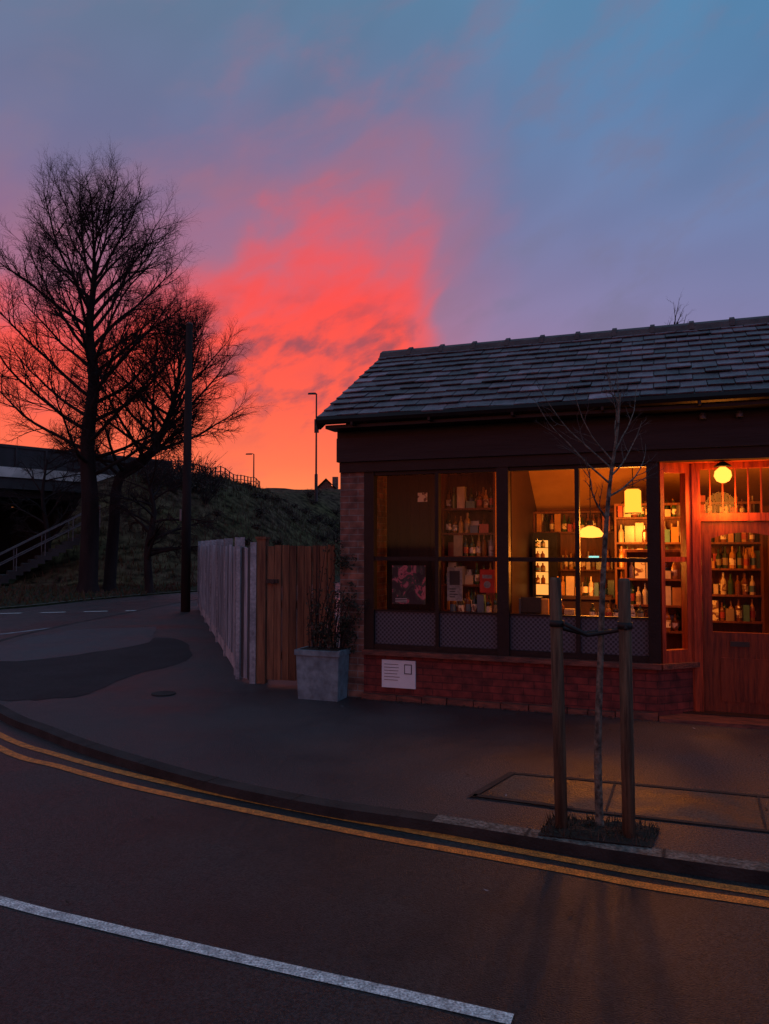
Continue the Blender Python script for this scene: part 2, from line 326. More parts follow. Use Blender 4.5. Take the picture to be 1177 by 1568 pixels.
# far verge and bank
far=[(-60,13.5),(-30,14.5),(-20,16),(-14.5,18.6),(-10.9,21.8),(-9.6,25.7),(-7.9,29.2),(-5.5,33),(-2,38),(3,44),(12,52)]
fp=smoothpoly(far,5)
vg=MB('grass_verge'); vg.face([(p.x,p.y,-0.02) for p in fp]+[(12,75,-0.02),(-60,75,-0.02)]); 
for i in range(len(fp)-1):
    vg.face([(fp[i].x,fp[i].y,-0.1),(fp[i+1].x,fp[i+1].y,-0.1),(fp[i+1].x,fp[i+1].y,-0.02),(fp[i].x,fp[i].y,-0.02)])
vg.obj([M_grass])
fo=offset(fp,0.12); strip('verge_kerb',fp,fo,-0.014,M_kerb)
ridge=[(-15,45.5,5.9),(-12,49.5,6.2),(-10.3,63,6.3),(-6.3,69,6.7),(0,74,7.3),(15,88,7.5),(45,120,7.5)]
def near(x,y):
    best=(1e9,0,0)
    for i in range(len(ridge)-1):
        a=Vector(ridge[i][:2]); b=Vector(ridge[i+1][:2]); ab=b-a; t=max(0,min(1,(Vector((x,y))-a).dot(ab)/ab.length_squared))
        q=a+ab*t; d=(Vector((x,y))-q).length
        if d<best[0]:
            sgn=ab.x*(y-a.y)-ab.y*(x-a.x); best=(d,ridge[i][2]*(1-t)+ridge[i+1][2]*t,sgn)
    return best
from mathutils import noise
bk=MB('grass_bank'); nx,ny=90,95
def bz(x,y):
    d,h,sg=near(x,y)
    if sg>0 : d=max(0,d-9)
    wdt=13+ (2*noise.noise(Vector((x*.1,y*.1,0))))
    t=max(0,1-d/wdt); t=t*t*(3-2*t)
    return -0.3+(h+0.3)*t+ (0.35*noise.noise(Vector((x*.35,y*.35,1)))+0.15*noise.noise(Vector((x*1.2,y*1.2,3))))*min(1,t*4)
for j in range(ny+1):
    for i in range(nx+1):
        x=-22+i*0.7; y=30+j*0.8; bk.v.append((x,y,bz(x,y)))
for j in range(ny):
    for i in range(nx):
        if bk.v[j*(nx+1)+i][0]<-17 : continue
        a=j*(nx+1)+i; bk.f.append((a,a+1,a+nx+2,a+nx+1)); bk.m.append(0); bk.t.append(1.0)
bk.obj([M_bank],smooth=True)
gb=MB('grass_tufts')
for _ in range(12000):
    x=U(-16,-2); y=U(22,56)
    if x> -8 and y<34: continue
    z=max(-0.02,bz(x,y))
    if y < 21.8+ (x+10.9)*2.6 : continue
    hh=U(0.06,0.22 if z<0.1 else 0.4); s=U(0.015,0.035)
    gb.face([(x-s,y,z-.02),(x+s,y,z-.02),(x+U(-.12,.12),y+U(-.12,.12),z+hh)],0 if R()<.5 else 1)
gb.obj([M_blade,M_dry])
sh=MB('bank_shrubs')
spots=[(U(-14.5,-10.2),U(43,49),U(.8,2.0)) for _ in range(22)]+[(U(-6.5,1),U(50,66),U(.5,1.2)) for _ in range(30)]+[(U(-11,-5),U(42,60),U(.3,.7)) for _ in range(24)]
for x,y,hgt in spots:
    z=max(0,bz(x,y))
    for k in range(30):
        a=U(0,6.28); l=hgt*U(.4,1); sp=U(.2,1.3)
        p=[(x,y,z-.1),(x+math.cos(a)*sp*.5*l,y+math.sin(a)*sp*.5*l,z+l*.5),(x+math.cos(a)*sp*.9*l,y+math.sin(a)*sp*.9*l,z+l*.9)]
        sh.tube(p,[.02,.014,.006],3,0,False)
    leaves(sh,(x,y,z+hgt*.3),(hgt*.8,hgt*.8,hgt*.35),110,0.08,1)
sh.obj([M_twig,M_dry])
rf=MB('bank_railing'); prev=None; path=smoothpoly([(-14.5,46.2),(-12,49.5),(-10.8,56),(-10.3,63)],8)
for i,p in enumerate(path):
    z=bz(p.x,p.y); 
    rf.box(p.x-.04,p.x+.04,p.y-.04,p.y+.04,z-.2,z+0.8)
    if prev:
        for h in (0.45,0.76): rf.tube([(prev[0],prev[1],prev[2]+h),(p.x,p.y,z+h)],0.03,4)
    prev=(p.x,p.y,z)
rf.obj([M_paraD])

# ------------------------------------------------------------ bridge
br=empty('road_bridge')
A=Vector((-32,24.5,0)); B=Vector((-13.2,47.5,0)); t=(B-A).normalized(); n=Vector((-t.y,t.x,0))
mt=Matrix.Translation(A)@Matrix(((t.x,n.x,0,0),(t.y,n.y,0,0),(0,0,1,0),(0,0,0,1)))
Lb=(B-A).length
d=MB('deck'); d.box(-12,Lb,0.25,12,4.85,5.75,0,1,mt); d.box(-12,Lb,-0.05,0.25,5.3,5.82,1,1,mt); d.box(-12,Lb,0.05,0.249,4.7,5.298,0,1,mt)
for k in range(5): d.box(-12,Lb-.2,0.9+k*2.4,1.7+k*2.4,4.3,4.848,0,1,mt)
d.obj([M_concD,M_edge],br)
q=MB('parapet'); q.box(-12,Lb,0.05,0.2,5.82,6.85,0,1,mt)
x=-12
while x<Lb-.3: q.box(x,x+.12,-0.02,0.05,5.82,6.9,0,1,mt); x+=1.6
q.box(-12,Lb,-0.0,0.24,6.85,7.0,0,1,mt); q.obj([M_paraD],br)
ab=MB('abutment'); ab.box(Lb-4.5,Lb-.3,0.4,12,-.2,4.3,0,1,mt); ab.box(-12,Lb-4.5,11.6,12.4,-.2,4.8,0,1,mt)  # second wall added to shut out sky and keep the underpass dark
ab.box(10,11,3,4,-.2,4.3,0,1,mt); ab.box(10,11,8,9,-.2,4.3,0,1,mt); ab.obj([M_concD],br)
st=empty('bridge_stairs'); s=MB('flight')
Xa,Ya,Za=-17.2,33.2,-0.05; Xb,Yb,Zb=-13.2,35.5,2.6; ns=16
dx,dy,dz=(Xb-Xa)/ns,(Yb-Ya)/ns,(Zb-Za)/ns
for k in range(ns):
    x=Xa+dx*k; y=Ya+dy*k; z=Za+dz*(k+1)
    s.hexa([(x,y,z-.35),(x+dx,y+dy,z-.35),(x+dx-.7,y+dy+1.2,z-.35),(x-.7,y+1.2,z-.35),(x,y,z),(x+dx,y+dy,z),(x+dx-.7,y+dy+1.2,z),(x-.7,y+1.2,z)])
s.obj([M_concD],st)
s=MB('handrails')
for ox,oy in ((0,0),(-.7,1.2)):
    for h in (1.0,0.55): s.tube([(Xa+ox-.8,Ya+oy-.4,h+Za),(Xa+ox,Ya+oy,Za+h+.1),(Xb+ox,Yb+oy,Zb+h)],0.028,6)
    for k in range(0,ns+1,4): s.tube([(Xa+dx*k+ox,Ya+dy*k+oy,Za+dz*k),(Xa+dx*k+ox,Ya+dy*k+oy,Za+dz*k+1.02)],0.025,5)
s.obj([M_galv],st)
dh=empty('distant_house'); h=MB('walls'); h.box(-8.5,-3.7,80,88,0,6.2); h.obj([M_brick],dh)
h=MB('roof'); zr=8.75
h.face([(-8.9,79.6,6.0),(-6.1,79.6,zr),(-6.1,88.4,zr),(-8.9,88.4,6.0)]); h.face([(-3.3,79.6,6.0),(-6.1,79.6,zr),(-6.1,88.4,zr),(-3.3,88.4,6.0)])
h.face([(-8.5,80,6.0),(-3.7,80,6.0),(-6.1,80,8.6)],1); h.box(-5.6,-5.0,82,82.6,7.5,9.1,1); h.obj([M_ridge,M_brick],dh)

def lamp(name,x,y,z0,z1,arm,sign=None):
    e=empty(name,(x,y,0)); m=MB('column'); m.tube([(0,0,z0-1),(0,0,z0+1.2),(0,0,z0+1.25),(0,0,z1)],[.13,.13,.08,.06],8); m.tube([(0,0,z1-.02),(-arm*.5,0,z1+.06),(-arm,0,z1+.02)],.04,6)
    m.obj([M_metal],e); m=MB('lantern'); m.hexa([(-arm-.55,-.12,z1-.05),(-arm+.1,-.12,z1-.05),(-arm+.1,.12,z1-.05),(-arm-.55,.12,z1-.05),(-arm-.5,-.08,z1+.07),(-arm+.05,-.08,z1+.09),(-arm+.05,.08,z1+.09),(-arm-.5,.08,z1+.07)]); m.obj([M_metal],e)
    if sign: m=MB('banner_sign'); m.box(-.16,.2,-.05,.05,sign[0],sign[1]); m.obj([M_metal],e)
lamp('street_lamp',-5.55,62,6.3,14.1,0.15,(10.9,12.0))
lamp('street_lamp',-13.7,80,6.0,11.3,0.3)
pl=empty('utility_pole',(-5.25,20.3,0)); m=MB('shaft'); m.tube([(0,0,-.1),(0,0,3),(0.02,0,7.66)],[.125,.115,.085],10); m.obj([M_bark],pl,True)
m=MB('pole_cap'); m.lathe(0.02,0,7.66,[(.09,0),(.09,.03),(.02,.06)],10); m.obj([M_metal],pl)
m=MB('plate'); m.box(-.15,-.1,-.13,-.1,2.4,2.7); m.obj([M_galv],pl)

# ------------------------------------------------------------ trees
def perturb(d,a):
    ax=d.orthogonal().normalized(); ax=Matrix.Rotation(U(0,6.28),3,d)@ax
    return (Matrix.Rotation(a,3,ax)@d).normalized()
def grow(mb,p,d,L,r,lev,prm):
    nseg=prm['seg'][lev]; pts=[p.copy()]; rad=[r]; sl=L/nseg; up=prm['up'][lev]; wob=prm['wob'][lev]; tip=prm['tip'][lev]
    for i in range(nseg):
        d=(perturb(d,U(0,wob))+Vector((0,0,up))).normalized()
        p=p+d*sl; pts.append(p.copy()); rad.append(r+(r*tip-r)*(i+1)/nseg)
    mb.tube(pts,rad,prm['sides'][lev],0 if lev<2 else 1,False)
    if lev<prm['max']: spawn(mb,pts,rad,L,lev,prm)
def spawn(mb,pts,rad,L,lev,prm):
    nk=prm['kids'][lev]; n=len(pts)-1
    nk=max(2,int(nk*U(.8,1.2)))
    for k in range(nk):
        f=prm['start'][lev]+(1-prm['start'][lev])*(k+R()*.9)/nk; f=min(f,.999)
        i=int(f*n); u=f*n-i; p=pts[i].lerp(pts[i+1],u); d=(pts[i+1]-pts[i]).normalized(); rr=rad[i]*(1-u)+rad[i+1]*u
        ang=U(*prm['ang'][lev]); cd=perturb(d,ang)
        l=L*prm['len'][lev]*U(.7,1.15)*(1-prm['fall'][lev]*f)
        grow(mb,p,cd,l,min(rr*.75,prm['rmax'][lev+1]),lev+1,prm)
GA=2.39996
def tree(name,trunk,r0,r1,prm,limbs,mats=(M_bark,M_twig),spiral=False):
    mb=MB(name); P=smoothpoly(trunk,5); k=len(P)
    rad=[r0*(1-(i/(k-1)))**.9+r1 for i in range(k)]; rad[0]*=1.35
    mb.tube(P,rad,10,0,False)
    n=k-1
    for q,(f,ln,a0,a1) in enumerate(limbs):
        f=min(max(f,0),.995)*n; i=int(f); u=f-i; p=P[i].lerp(P[i+1],u); d=(P[i+1]-P[i]).normalized(); rr=rad[i]
        if spiral:
            # limbs leave the trunk in a spiral; inclination a0 measured from vertical
            az_=q*GA+U(-.3,.3); inc=U(a0,a1); dd=Vector((math.cos(az_)*math.sin(inc),math.sin(az_)*math.sin(inc),math.cos(inc)))
        else: dd=perturb(d,U(a0,a1))
        grow(mb,p,dd,ln,min(rr*.55,prm['rmax'][1]),1,prm)
    return mb.obj(list(mats),None,True)
prm=dict(seg=[10,10,6,4,3],up=[.05,.045,.045,.03,.015],wob=[.1,.17,.24,.30,.36],tip=[.3,.16,.25,.4,.6],sides=[8,6,4,3,3],max=4,
  kids=[0,13,8,7],start=[0,.22,.12,.1],ang=[(0,0),(.35,.85),(.4,.95),(.4,1.0)],len=[0,.40,.58,.64],fall=[0,.25,.3,.3],rmax=[1,.078,.026,.0115,.0072])
limbs=[]
nL=44
for k in range(nL):
    f=.25+.74*k/nL; h=(f-.25)/.74
    ln=5.6*(1-.30*h) if h<.75 else 5.6*(.775-.9*(h-.75))
    inc=1.35-1.0*h
    limbs.append((f,ln*U(.85,1.05),inc-.12,inc+.12))
tree('bare_tree',[(-11.2,29,-.1),(-11.15,29,3),(-11.3,29,5.6),(-11.1,29,8),(-11.3,29,10),(-11.15,29,12),(-11.2,29,13.4)],.34,.03,prm,limbs,spiral=True)
limbs=[]
nL=32
for k in range(nL):
    f=.32+.67*k/nL; h=(f-.32)/.67
    ln=4.6*(1-.35*h); inc=1.35-1.0*h
    limbs.append((f,ln*U(.8,1.05),inc-.15,inc+.15))
tree('bare_tree',[(-10.75,30,-.1),(-10.6,30,2.5),(-10.4,30,4.4),(-9.2,30,5.4),(-8.5,30,6.8),(-8.1,29.7,8.0),(-7.9,29.5,9.2)],.22,.03,prm,limbs,spiral=True)
prm2=dict(prm); prm2['kids']=[0,9,6,5]; prm2['up']=[0,-.02,-.03,-.03,-.02]
limbs=[(.25+.72*k/20,2.8*U(.7,1.1),.6,1.3) for k in range(20)]
tree('bare_tree',[(-8.7,28.5,-.1),(-8.8,28.5,1.6),(-8.6,28.6,3),(-8.9,28.5,4.4)],.14,.03,prm2,limbs)
limbs=[(.3+.68*k/14,3.0*U(.7,1.1),.6,1.2) for k in range(14)]
tree('bare_tree',[(-15.9,36,-.1),(-15.8,36,2),(-16.1,36,4),(-15.9,36,5.8)],.14,.03,prm2,limbs)
limbs=[(.6+.38*k/12,.8*U(.7,1.1),.2,.6) for k in range(12)]
prm3=dict(prm); prm3['kids']=[0,4,3,2]; prm3['rmax']=[1,.05,.022,.014,.011]; prm3['up']=[.05,.09,.07,.05,.03]
tree('bare_tree',[(5.9,15.6,-.1),(5.95,15.6,3),(5.9,15.6,4.9),(5.98,15.6,6.35)],.07,.015,prm3,limbs)
prm4=dict(seg=[8,8,5,4,3],up=[.05,.09,.05,.03,.03],wob=[.1,.2,.25,.3,.3],tip=[.3,.25,.3,.5,.5],sides=[8,5,4,3,3],max=3,
  kids=[0,6,4,0],start=[0,.2,.2,.1],ang=[(0,0),(.4,.9),(.4,.9),(.4,.9)],len=[0,.42,.45,.5],fall=[0,.5,.5,.5],rmax=[1,.009,.004,.0022,.002])
limbs=[(f,l,a,b) for f,l,a,b in [(.60,.5,.95,1.2),(.65,.72,.95,1.2),(.68,.72,.9,1.15),(.74,.55,.8,1.0),(.77,.6,.6,1.0),(.80,.5,.5,.9),(.86,.4,.4,.8),(.9,.35,.4,.8),(.94,.25,.3,.7),(.72,.72,.95,1.2),(.70,.6,1.0,1.2)]]
tree('young_tree',[(1.32,4.78,0),(1.315,4.78,.5),(1.34,4.78,1.1),(1.36,4.77,1.6),(1.40,4.76,2.1),(1.45,4.75,2.45),(1.47,4.74,2.70)],.022,.004,prm4,limbs,(M_birch,M_saptwig))
for (x,y,x2) in ((1.08,4.75,1.055),(1.45,4.62,1.44)):
    m=MB('tree_stake'); m.tube([(x,y,-.02),((x+x2)/2,y,.8),(x2,y,1.53),(x2,y,1.55)],[.038,.038,.036,.03],12); m.obj([M_stake],None,True)
m=MB('tree_tie'); z=1.23
m.tube([(1.10,4.71,z+.04),(1.14,4.70,z+.02),(1.24,4.72,z-.03),(1.33,4.735,z-.02),(1.40,4.68,z),(1.44,4.575,z+.03)],.014,6)
m.tube([(1.06,4.80,z+.04),(1.12,4.80,z+.0),(1.24,4.81,z-.03),(1.345,4.82,z-.02),(1.42,4.74,z),(1.47,4.66,z+.03)],.014,6)
for cx,cy in ((1.063,4.75),(1.443,4.62)): m.tube([(cx,cy,z+.02),(cx,cy,z+.06)],.045,12)
m.obj([M_rubber],None,True)

# ------------------------------------------------------------ fence and gate
fe=empty('side_fence'); a=Vector((-5.05,21.0,0)); b=Vector((-1.95,10.35,0)); t=(b-a).normalized(); L=(b-a).length; n=Vector((-t.y,t.x,0))
F=Matrix.Translation(a)@Matrix(((t.x,n.x,0,0),(t.y,n.y,0,0),(0,0,1,0),(0,0,0,1)))
m=MB('boards'); x=0.0; k=0
while x<L-.1:
    hh=1.75+U(-.02,.02)
    m.box(x,x+.12,-.045,-.015,.22,hh,0,U(.75,1.3),F)
    m.box(x+.125,x+.375,.02,.035,.22,hh-.02,0,U(.08,.22),F); x+=.38; k+=1  # recessed boards tinted dark: shade of the gaps put into the colour
m.obj([M_fence],fe)
m=MB('posts'); k=0
while k*1.83<L+.1:
    xx=k*1.83; m.box(xx-.05,xx+.05,-.055,.07,-.05,1.86,0,1,F); k+=1
m.box(0,L,-.02,.02,.02,.215,0,1,F)
m.obj([M_conc],fe)
ge=empty('timber_gate'); 
g0=Vector((-1.50,9.80,0)); g1=Vector((-0.62,9.60,0)); t=(g1-g0).normalized(); n=Vector((-t.y,t.x,0)); Lg=(g1-g0).length
G=Matrix.Translation(g0)@Matrix(((t.x,n.x,0,0),(t.y,n.y,0,0),(0,0,1,0),(0,0,0,1)))
m=MB('boards'); nb=9; wd=Lg/nb
for k in range(nb): m.box(k*wd+.006,(k+1)*wd-.006,0-(.012 if k%2 else 0),.022,.05,1.75+U(-.012,.012),0,U(.55,1.3),G)
for z in (.3,.95,1.55): m.box(0,Lg,.024,.06,z,z+.1,0,.8,G)
m.obj([M_gate],ge)
m=MB('gate_post'); m.box(-.13,-.01,-.03,.09,-.05,1.83,0,1.1,G); m.box(-.145,.005,-.045,.105,1.83,1.86,0,1.0,G); m.obj([M_gate],ge)
m=MB('latch'); m.box(.0,.16,-.04,-.014,1.27,1.32,0,1,G); m.tube([G@Vector((.09,-.06,1.29)),G@Vector((.09,-.02,1.29))],.03,10); m.obj([M_metal],ge)
fpst=empty('corner_fence_panel')
m=MB('posts')
for (x0,x1,y0,h) in ((-1.71,-1.635,9.88,1.79),(-1.95,-1.90,10.2,1.74)):
    m.box(x0,x1,y0-.1,y0,-.05,h,0,1.0)
m.obj([M_conc],fpst)
m=MB('boards')
for k,(xa,tt) in enumerate(((-1.885,.18),(-1.83,1.1),(-1.765,.2))):
    ya=10.12-k*.09; m.hexa([(xa,ya,.03),(xa+.055,ya-.085,.03),(xa+.065,ya-.075,.03),(xa+.01,ya+.01,.03),(xa,ya,1.72+.01*k),(xa+.055,ya-.085,1.71),(xa+.065,ya-.075,1.71),(xa+.01,ya+.01,1.73)],0,tt)
m.obj([M_fence],fpst)

# ------------------------------------------------------------ shop
th=math.radians(-20.1)
shop=empty('corner_shop',(-0.52,9.0,0),th)
UR=9.0
m=MB('brick_pier'); m.box(0,.30,0,.3,0,2.6); m.box(0,.25,.3,3.64,0,3.1); 
m.face([(-.0,-0.0,3.1),(0,3.64,3.1),(0,1.82,4.3)]); m.face([(.25,.0,3.1),(.25,3.64,3.1),(.25,1.82,4.3)])
m.obj([M_brick],shop)
m=MB('stall_riser'); m.box(.30,3.5,.0,.2,0,.5)
def splaybox(mb,s0,s1,o0,o1,z0,z1,mi=0):
    p0=Vector((3.5,0,0)); p1=Vector((3.86,.32,0)); t=(p1-p0); l=t.length; t.normalize(); n=Vector((-t.y,t.x,0))
    q=[p0+t*(l*s)+n*o for s,o in ((s0,o0),(s1,o0),(s1,o1),(s0,o1))]
    mb.hexa([(p.x,p.y,z0) for p in q]+[(p.x,p.y,z1) for p in q],mi)
splaybox(m,0,1,0,.15,0,.5)
m.box(4.95,UR,.0,.2,0,.5); m.obj([M_rbrick],shop)
m=MB('plinth'); x=.3
while x<3.5:
    l=min(U(.2,.45),3.5-x); m.box(x,x+l-.01,-.07-U(0,.02),-.002,-.02,.05+U(0,.02)); x+=l
m.box(3.5,5,-.12,.3,-.02,.035); m.obj([M_sill],shop)
m=MB('window_sill'); m.box(.30,3.53,-.06,.2,.5,.555); splaybox(m,0.02,1,-.06,.15,.5,.552); m.box(4.9,UR,-.06,.2,.5,.555); m.obj([M_sill],shop)
m=MB('window_frames'); z0,z1=.557,2.6
for a,b,o in ((.302,.42,0),(1.155,1.195,.01),(1.86,1.99,-.02),(2.69,2.735,.01),(3.41,3.53,-.01)): m.box(a,b,o,.11,z0,z1)
m.box(.42,3.41,.012,.10,z0,.62)
for a,b in ((.42,1.155),(1.195,1.86),(1.99,2.69),(2.735,3.41)): m.box(a,b,.02,.09,1.575,1.62); m.box(a,b,.015,.10,2.56,2.6); m.box(a,b,.03,.08,.995,1.01)
m.obj([M_black],shop)
m=MB('window_glass'); 
for a,b in ((.42,1.155),(1.195,1.86),(1.99,2.69),(2.735,3.41)): m.face([(a,.06,.62),(b,.06,.62),(b,.06,2.56),(a,.06,2.56)])
m.obj([M_glass],shop)
m=MB('window_film')
for a,b in ((.42,1.155),(1.195,1.86),(1.99,2.69),(2.735,3.41)): m.face([(a,.05,.62),(b,.05,.62),(b,.05,.995),(a,.05,.995)])
m.obj([M_film],shop)
m=MB('fascia'); m.box(0,UR,-.03,.15,2.602,2.72); m.box(-.02,UR,-.07,.12,2.722,3.0,1); m.box(-.02,UR,-.05,.12,3.002,3.16); m.box(-.05,UR,-.32,-.05,3.08,3.12)
m.obj([M_black,M_fascia],shop)
m=MB('gutter'); m.tube([(-.12,-.36,3.17),(UR,-.36,3.17)],.05,8); 
x=.3
while x<UR: m.box(x,x+.025,-.42,-.05,3.095,3.13); x+=.9
m.obj([M_black],shop)
m=MB('soffit_lights')
for x in (3.95,4.28): m.lathe(x,-.12,3.0,[(.02,.06),(.035,.03),(.035,0)],10)
m.obj([M_galv],shop)
ev=(-.36,3.20); rg=(1.82,4.43); sl=math.hypot(rg[0]-ev[0],rg[1]-ev[1]); cs,sn=(rg[0]-ev[0])/sl,(rg[1]-ev[1])/sl
def rp(u,s,h): return (u, ev[0]+s*cs-h*sn, ev[1]+s*sn+h*cs)
m=MB('roof_slates'); rows=12; ex=sl/rows; x0=-.13
for r_ in range(rows):
    x=x0; first=True
    while x<UR:
        wd=.25 if not(first and r_%2) else .125; first=False
        s0=r_*ex-U(0,.018); s1=s0+ex*1.25; lift=.026+U(0,.012); tl=U(-.006,.006)
        if R()<.04: s0-=.03
        xa,xb=x+.004,min(x+wd-.004,UR); tint=U(.45,1.4) if R()<.9 else U(1.4,2.2)
        m.hexa([rp(xa,s0,lift-.014),rp(xb,s0,lift-.014+tl),rp(xb,s1,-.008),rp(xa,s1,-.008),rp(xa,s0,lift),rp(xb,s0,lift+tl),rp(xb,s1,.004),rp(xa,s1,.004)],0,tint)
        x+=wd
m.obj([M_slate],shop)
m=MB('roof_deck'); m.hexa([rp(-.1,0,-.06),rp(UR,0,-.06),rp(UR,sl,-.06),rp(-.1,sl,-.06),rp(-.1,0,-.012),rp(UR,0,-.012),rp(UR,sl,-.012),rp(-.1,sl,-.012)])
m.hexa([(-.1,1.83,4.36),(UR,1.83,4.36),(UR,4.0,3.13),(-.1,4.0,3.13),(-.1,1.83,4.43),(UR,1.83,4.43),(UR,4.0,3.2),(-.1,4.0,3.2)]); 
m.hexa([rp(-.15,-.02,-.13),rp(-.11,-.02,-.13),rp(-.11,sl,-.13),rp(-.15,sl,-.13),rp(-.15,-.02,.0),rp(-.11,-.02,.0),rp(-.11,sl,.0),rp(-.15,sl,.0)])
m.obj([M_black],shop)
m=MB('ridge_tiles'); x=-.14
while x<UR:
    z=4.43; 
    for (xa,xb,k) in ((x,x+.40,0),(x+.40,x+.455,.022)):
        prof=[(1.82-.15,z-.06+k*.5),(1.82-.1,z+.02+k),(1.82,z+.07+k),(1.82+.1,z+.02+k),(1.82+.15,z-.06+k*.5)]
        for i in range(4): m.face([(xa,*prof[i]),(xb,*prof[i]),(xb,*prof[i+1]),(xa,*prof[i+1])])
        m.face([(xa,*q) for q in prof]); m.face([(xb,*q) for q in prof[::-1]])
    x+=.455
m.obj([M_ridge],shop)
m=MB('interior_shell')
m.box(.25,UR,3.55,3.64,0,2.5,0); m.box(UR-.1,UR,0,3.55,0,4,0); m.box(.25,UR,.2,3.55,0,.05,1)
m.face([(.25,3.55,2.3),(UR,3.55,2.3),(UR,1.9,3.5),(.25,1.9,3.5)],0)
m.face([(.25,.2,2.75),(UR,.2,2.75),(UR,1.9,3.5),(.25,1.9,3.5)],0)
m.box(1.68,1.74,1.5,3.55,.05,3.4,1); m.box(.25,1.68,1.5,1.56,.05,3.4,1)
m.obj([M_plaster,M_dwood],shop)
m=MB('window_back_panel'); m.box(.40,1.03,.5,.54,.6,2.7,0)
for k in range(5): m.box(.42+k*.13,.43+k*.13,.49,.5,.6,2.7,0)
m.obj([M_panel],shop)
D0=.32
m=MB('door_frame')
m.box(3.83,3.93,D0-.03,D0+.1,0.0,2.6); m.box(4.75,4.85,D0-.03,D0+.1,0.0,2.6)
m.box(3.93,4.75,D0-.02,D0+.09,2.0,2.08); m.box(3.93,4.75,D0-.02,D0+.09,2.54,2.6); m.box(3.5,4.95,0.15,D0+.1,2.602,2.66)
splaybox(m,0.12,.22,.0,.08,.552,2.6); splaybox(m,.8,1.0,.0,.08,.552,2.6); splaybox(m,.22,.8,.0,.08,.552,.68); splaybox(m,.22,.8,.0,.08,2.5,2.6); splaybox(m,.22,.8,.01,.07,1.58,1.63)
m.box(3.85,3.91,D0-.045,D0-.03,0.0,2.6)
for k in range(6): m.box(4.02+k*.12,4.032+k*.12,D0,D0+.03,2.08,2.54)
m.box(4.95,5.05,0,.12,.55,2.6)
m.obj([M_wood],shop)
m=MB('door'); dy0,dy1=D0+.02,D0+.07
m.box(3.935,4.03,dy0,dy1,.05,1.995); m.box(4.65,4.745,dy0,dy1,.05,1.995); m.box(4.03,4.65,dy0,dy1,.05,.86)
m.box(4.03,4.65,dy0,dy1,1.88,1.995); m.box(4.1,4.58,dy0-.012,dy0,.16,.6)
for i in range(10):
    xa=4.03+.062*i; xb=xa+.062; f=lambda x:1.88-.06*((x-4.34)/.31)**2
    m.hexa([(xa,dy0,f(xa)),(xb,dy0,f(xb)),(xb,dy1,f(xb)),(xa,dy1,f(xa)),(xa,dy0,1.88),(xb,dy0,1.88),(xb,dy1,1.88),(xa,dy1,1.88)])
m.obj([M_doorwood],shop)
m=MB('letter_slot'); m.box(4.19,4.37,dy0-.02,dy0,.72,.77); m.obj([M_metal],shop)
m=MB('door_glass'); m.face([(4.03,dy0+.02,.86),(4.65,dy0+.02,.86),(4.65,dy0+.02,1.88),(4.03,dy0+.02,1.88)]); m.face([(3.93,D0+.04,2.08),(4.75,D0+.04,2.08),(4.75,D0+.04,2.54),(3.93,D0+.04,2.54)])
m.obj([M_glass],shop)
m=MB('far_window'); m.box(5.05,UR,.02,.08,.557,2.6); m.obj([M_black],shop)

def goods(mb,x0,x1,y,z,kind='mix',hmax=.3):
    x=x0
    while x<x1-.04:
        k=R()
        if kind=='bottle' or (kind=='mix' and k<.6):
            r=U(.028,.04); h=min(hmax,U(.20,.31)); c=random.choice([0,1,2,4,7,9,1,0,1,7])
            yy=y+U(-.02,.02)
            mb.lathe(x+r,yy,z,[(r,0),(r,h*.58),(r*.8,h*.66),(r*.36,h*.76),(r*.34,h*.98),(r*.2,h)],9,c)
            if R()<.75: mb.lathe(x+r,yy,z+h*.15,[(r+.002,0),(r+.002,h*.32)],9,random.choice([10,10,10,5,6,3]))
            x+=2*r+U(.004,.02)
        elif k<.9:
            w_=U(.05,.12); h=min(hmax,U(.08,.27)); mb.box(x,x+w_,y-.05,y+.05,z,z+h,random.choice([3,4,5,6,7,8,10,5,7,4])); x+=w_+U(.004,.02)
        else: x+=U(.05,.12)
def shelf(name,x0,x1,y0,y1,zs,top,hm=.3,back=True,kind='mix'):
    e=empty(name); e.parent=shop
    m=MB('carcass')
    if back: m.box(x0,x1,y1-.02,y1,zs[0]-.3,top)
    m.box(x0-.025,x0,y0,y1,.05,top); m.box(x1,x1+.025,y0,y1,.05,top); m.box(x0,x1,y0,y1-.02,top-.03,top)
    for z in zs: m.box(x0,x1,y0,y1-.02,z-.025,z)
    m.obj([M_shelfwood],e)
    m=MB('bottles_and_boxes')
    for z in zs: goods(m,x0+.02,x1-.02,y0+.07,z,kind,hm); goods(m,x0+.03,x1-.02,y0+.17,z,kind,hm)
    m.obj(M_goods+[M_label],e)
shelf('display_shelf',1.04,1.66,.75,1.05,[.97,1.28,1.62,1.9,2.2],2.7,.26)
shelf('display_shelf',1.77,2.9,3.2,3.5,[1.0,1.4,1.95],2.25,.28)
shelf('display_shelf',2.98,4.7,2.3,2.6,[.8,1.13,1.46,1.79,2.12],2.3,.28)
shelf('display_shelf',4.75,5.9,1.5,1.8,[.8,1.13,1.46,1.79],2.1,.28)
shelf('display_shelf',3.15,3.75,1.3,1.55,[.75,1.05,1.36],1.7,.27)
m=MB('window_display_ledge'); m.box(.42,3.41,.12,.45,.93,.96); m.obj([M_dwood],shop)
m=MB('window_display_goods'); goods(m,1.25,1.85,.3,.96,'mix',.26); goods(m,2.05,2.65,.3,.96,'mix',.2); goods(m,2.8,3.38,.3,.96,'mix',.16); m.box(2.08,2.3,.2,.35,.962,1.18,2); m.obj(M_goods+[M_label],shop)
ct=MB('counter'); ct.box(2.2,2.9,2.0,2.4,.05,1.05); ct.box(2.15,2.92,1.95,2.45,1.05,1.09); ct.obj([M_dwood],shop)
